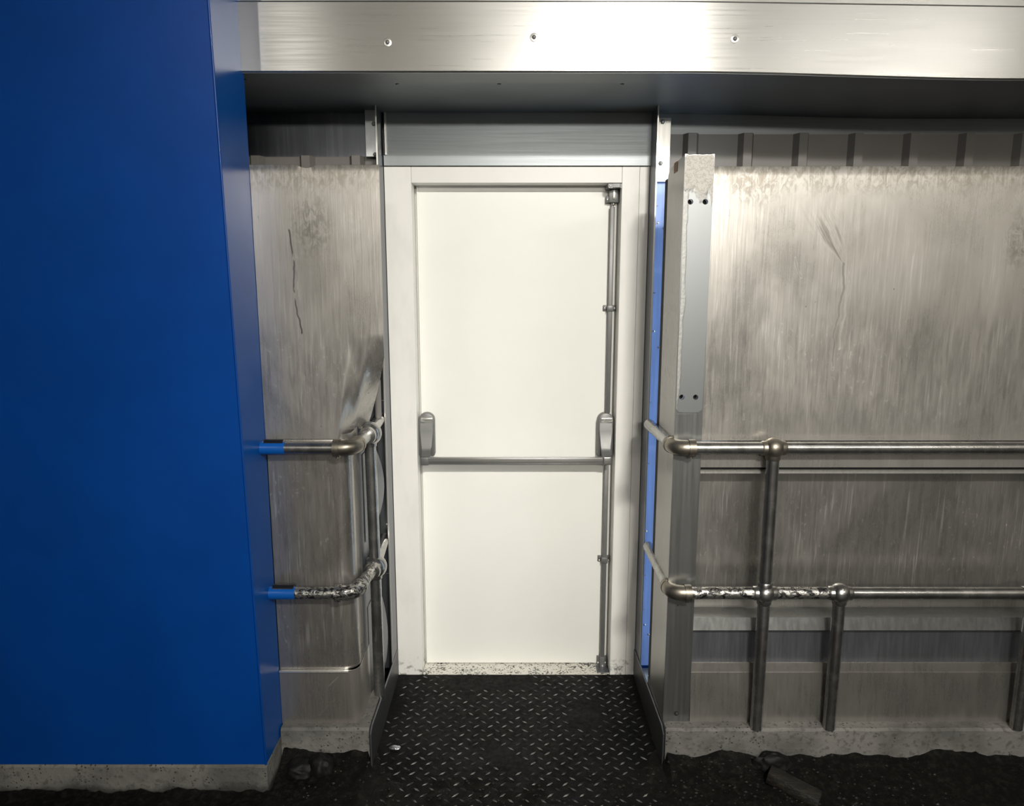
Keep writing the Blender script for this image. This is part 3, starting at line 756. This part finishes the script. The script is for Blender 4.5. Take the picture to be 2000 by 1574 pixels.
fitting((x1p, YP, ZU), rr, [(1, 0, 0), (-1, 0, 0), (0, 0, -1)])
fitting((x1p, YP, ZLO), rr, [(1, 0, 0), (-1, 0, 0), (0, 0, -1), (0, 0, 1)], 'pipe')
fitting((x2p, YP, ZLO), rr, [(1, 0, 0), (-1, 0, 0), (0, 0, -1)], 'pipe')
fitting((x3p, YP, ZLO), rr, [(1, 0, 0), (-1, 0, 0), (0, 0, -1)], 'pipe')
def elbow(parent, corner, A, B, mat='cast'):
    """pipe elbow round a corner, legs towards A and B directions"""
    c = Vector(corner); a = Vector(A).normalized(); b_ = Vector(B).normalized()
    la, lb = c+a*.062, c+b_*.062
    pts = arc(c, c+a*.045, c+b_*.045, 10)
    mb = MB(); full = [la]+[Vector(p) for p in pts]+[lb]
    mb.tube(full, RP+.0055, 24)
    mb.tube([la-a*.020, la+a*.002], RP+.0085, 24); mb.tube([lb-b_*.016, lb+b_*.002], RP+.0075, 24)
    mb.tube([la-a*.010-Vector((0, 0, RP+.006)), la-a*.010-Vector((0, 0, RP+.013))], .0065, 12)
    return mb.build('elbow', mat, parent, True)
eU = (xe-.012, YP, ZU); tU = P(1268, 832, 2.66)
tL = P(1266, 1075, 2.70)
eL = (Xp(1312, 1160, YP), YP, ZLO)
for e, t_ in ((eU, tU), (eL, tL)):
    t_ = (t_[0], t_[1], e[2]-.0)
    d = Vector(t_)-Vector(e)
    elbow(rr, e, (1, 0, 0), d)
    pipe('return_rail', [Vector(e)+d.normalized()*.05, Vector(t_)], rr)
# left railing
lr = thing('pipe_railing', 'short pipe railing with blue painted ends beside the left cladding', 'railing', (-.52, 2.4, ZKW))
eUl = (Xp(690, 876, YP), YP, ZU); eLl = (Xp(692, 1160, YP), YP, ZLO)
YJ = 2.50
jU = (Xp(722, 846, YJ), YJ, ZU); jL = (Xp(733, 1106, YJ), YJ, ZLO)
for e, j, lo in ((eUl, jU, False), (eLl, jL, True)):
    d = (Vector(j)-Vector(e)).normalized()
    elbow(lr, e, (-1, 0, 0), d, 'cast' if not lo else 'grime')
    xs_ = Xp(558 if not lo else 578, 875, YP) if not lo else Xp(578, 1160, YP)
    pipe('stub_rail', [(e[0]-.05, YP, e[2]), (xs_, YP, e[2])], lr, 'pipe' if not lo else 'grime')
    pipe('painted_rail_end', [(xs_, YP, e[2]), (XB+.0005, YP, e[2])], lr, 'blue_tape', RP+.0008)
    MB().tube([(XB+.012, YP+.006, e[2]+.009), (xs_-.006, YP+.006, e[2]+.009)], RP-.001, 20).build('grime_crust', 'black', lr, True)
    endY = 2.78
    k = (endY-e[1])/d.y
    pipe('return_rail', [Vector(e)+d*.04, Vector(j)], lr, 'pipe' if not lo else 'grime')
    pipe('return_rail', [Vector(j), Vector((-.522 if not lo else -.522, 2.80, e[2]))], lr)
    mb = MB(); mb.ball(j, .043, 28); dv = d
    mb.tube([Vector(j)-dv*.034, Vector(j)-dv*.046, Vector(j)-dv*.047], [RP+.012, RP+.010, RP+.004], 24)
    mb.tube([Vector(j)-Vector((0, 0, .02)), Vector(j)-Vector((0, 0, .046))], [RP+.006, RP+.003], 24)
    mb.build('ball_joint', 'pipe', lr, True)
pipe('post', [jU, (jU[0]*.5+jL[0]*.5, YJ, (ZU+ZLO)/2), jL], lr)
pipe('post', [jL, (jL[0], YJ, ZKW-.02)], lr)

# ------------------------------------------------------------------ tread plate ramp
XK0, XK1 = -.4960, .5315
rp = thing('tread_plate', 'black diamond tread plate leading up to the white door', 'ramp', (0, 2.4, 0))
MB().box(XK0, XK1, 1.2, YD-.003, .001, .0065).build('plate', 'plate', rp)
b = MB(); bm = b.bm
def lug(cx, cy, ang):
    L, Wd, h = .0125, .0042, .0022; ca, sa = math.cos(ang), math.sin(ang); z = .0065; L *= random.uniform(.95, 1.25)
    def p(u, v, w): return bm.verts.new((cx+u*ca-v*sa, cy+u*sa+v*ca, z+w))
    A, B_, C_, D = p(-L, 0, 0), p(0, -Wd, 0), p(L, 0, 0), p(0, Wd, 0); E, F = p(-L*.4, 0, h), p(L*.4, 0, h)
    for f in ((A, B_, E), (B_, F, E), (B_, C_, F), (C_, D, F), (D, E, F), (D, A, E)): bm.faces.new(f)
i = 0
nxl = int((XK1-XK0)/.0265)
for i in range(nxl):
    for j in range(34):
        x = XK0+.015+i*.0265; y = YD-.022-j*.0535-(i % 2)*.0268
        if y < 1.3: continue
        worn = noise.noise((x*5, y*5, 2))
        if -.27 < x < .08 and y > 2.76+.04*noise.noise((x*9, y*9, 0)): continue
        if worn > .34: continue
        lug(x, y, R(38 if i % 2 else -38)+random.uniform(-.06, .06))
bmesh.ops.recalc_face_normals(bm, faces=bm.faces)
tr = b.build('tread_lugs', 'lug', rp); tr['kind'] = 'stuff'
def kick(x, s):
    yy0 = 2.274
    pts = [(yy0, .0), (yy0, .135), (yy0+.03, .150), (2.80, .128), (YD-.004, .124), (YD-.004, .0)]
    MB().prism(pts, 'x', x-.0025, x+.0025, .0006).build('kick_plate', 'kick', rp)
    MB().tube([(x, yy0+.002, .004), (x, yy0, .135), (x, yy0+.03, .1505), (x, 2.80, .1285), (x, YD-.006, .1245)], .0032, 8).build('kick_plate_edge', 'dark_steel', rp, True)
M['kick'] = metal('kick_plate_steel', (.07, .07, .075), .42, .6, 'v', .15, 0, .2)
kick(XK0+.001, -1); kick(XK1-.001, 1)

# ------------------------------------------------------------------ mud, clods and scraps
def mh(x, y):
    n1 = noise.fractal((x*7, y*7, 1), 1.0, 2.0, 4); n2 = noise.fractal((x*32, y*32, 4), 1.0, 2.0, 3)
    inside = XK0-.003 < x < XK1+.003
    h = .004*n2+.008*n1
    if inside:
        h += -.004+.010*max(0, (2.42-y)/.3)
        e = min(x-XK0, XK1-x); h += .012*math.exp(-e/.04)*(1 if y < 2.7 else .3)
        if y > 2.45: h -= .006+.02*(y-2.45)
    else:
        yk = 2.285 if x > XB+.01 else 2.15
        d = max(0, yk-y); h += .010+((.034 if x < 0 else .052) if x > XB+.01 else 0)*math.exp(-d/.12)+.022*math.exp(-d/.05)*(1+1.1*n1)
        if x > XK1: h += .014*math.exp(-((x-.72)/.10)**2)*math.exp(-d/.05)
        if XB < x < XK0: d2 = x-XB; h += .008*math.exp(-d2/.04)
    return h
b = MB(); bm = b.bm; x0, x1, y0, y1, st_ = -2.3, 2.5, 1.45, 2.83, .014
nx, ny = int((x1-x0)/st_), int((y1-y0)/st_); V = {}
def ok(x, y):
    if x < XB+.004: return y < 2.150
    if x < XK0: return y < 2.292
    if x < XK1: return y < 2.82
    return y < 2.280
for i in range(nx+1):
    for j in range(ny+1):
        x = x0+i*st_; y = y0+j*st_
        if ok(x, y): V[i, j] = bm.verts.new((x, y, mh(x, y)))
for i in range(nx):
    for j in range(ny):
        k = [(i, j), (i+1, j), (i+1, j+1), (i, j+1)]
        if all(t in V for t in k): bm.faces.new([V[t] for t in k])
bmesh.ops.recalc_face_normals(bm, faces=bm.faces)
mud = b.build('mud', 'mud', None, True); mud['kind'] = 'stuff'; tag(mud, 'wet black mud spread over the floor and the near tread plate', 'mud')
b = MB(); bm = b.bm
def crumb(x, y, z, r):
    v = [bm.verts.new((x+r*a*random.uniform(.6, 1.2), y+r*c*random.uniform(.6, 1.2), z+r*d*random.uniform(.4, .9))) for a, c, d in ((1, 0, 0), (-1, 0, 0), (0, 1, 0), (0, -1, 0), (0, 0, 1), (0, 0, -1))]
    for f in ((0, 2, 4), (2, 1, 4), (1, 3, 4), (3, 0, 4), (2, 0, 5), (1, 2, 5), (3, 1, 5), (0, 3, 5)): bm.faces.new([v[t] for t in f])
for _ in range(2600):
    x = random.uniform(-.75, 1.5); y = random.uniform(1.75, 2.27)
    if random.random() > .25+.75*math.exp(-((x-.75)/.3)**2): continue
    if x < XB+.02: continue
    crumb(x, y, mh(x, y)+.001, random.uniform(.002, .007))
gr = b.build('grit', 'grit', None); gr['kind'] = 'stuff'; tag(gr, 'scattered dark grit and crumbs lying on the wet mud', 'grit')
def clod(label, c, r, sc, seed, mat='clod', group=None):
    b = MB(); bmesh.ops.create_icosphere(b.bm, subdivisions=4, radius=1)
    for v in b.bm.verts:
        n_ = v.co.normalized(); k = 1+.22*noise.fractal(tuple(n_*1.6+Vector((seed, 0, 0))), 1, 2, 3)
        v.co = Vector(c)+Vector((n_.x*sc[0], n_.y*sc[1], n_.z*sc[2]))*r*k
    return tag(b.build('mud_clod', mat, None, True), label, 'clod', group)
c = P(627, 1480, 2.235); clod('round black mud clod against the left kerb, nearer the tread plate', (c[0], 2.225, .040), .045, (1, .8, 1.1), 1)
c = P(588, 1487, 2.235); clod('wide flat black mud clod against the left kerb, nearer the blue panel', (c[0], 2.225, .030), .05, (1.15, .8, .8), 5)
c = P(770, 1445, 2.36); clod('small grey scrap lying on the tread plate near the left kick plate', (c[0], 2.37, .016), .013, (1.6, .8, .5), 9, 'galv')
# broken timber offcut
tb = P(1545, 1500, 2.16)
b = MB().box(-.085, .085, -.028, .028, -.02, .02, .006, 2, Matrix.Translation((tb[0], 2.13, .042)) @ Matrix.Rotation(R(-34), 4, 'Z') @ Matrix.Rotation(R(10), 4, 'Y'))
for v in b.bm.verts: v.co += Vector(noise.noise_vector(tuple(v.co*25)))*.005
tag(b.build('timber_offcut', 'wood', None, True), 'muddy brown timber offcut on the floor below the right kerb', 'wood')
clod('black mud lump at the foot of the right kerb behind the timber offcut', (Xp(1515, 1455, 2.22), 2.235, .045), .05, (1.3, .6, .9), 13)
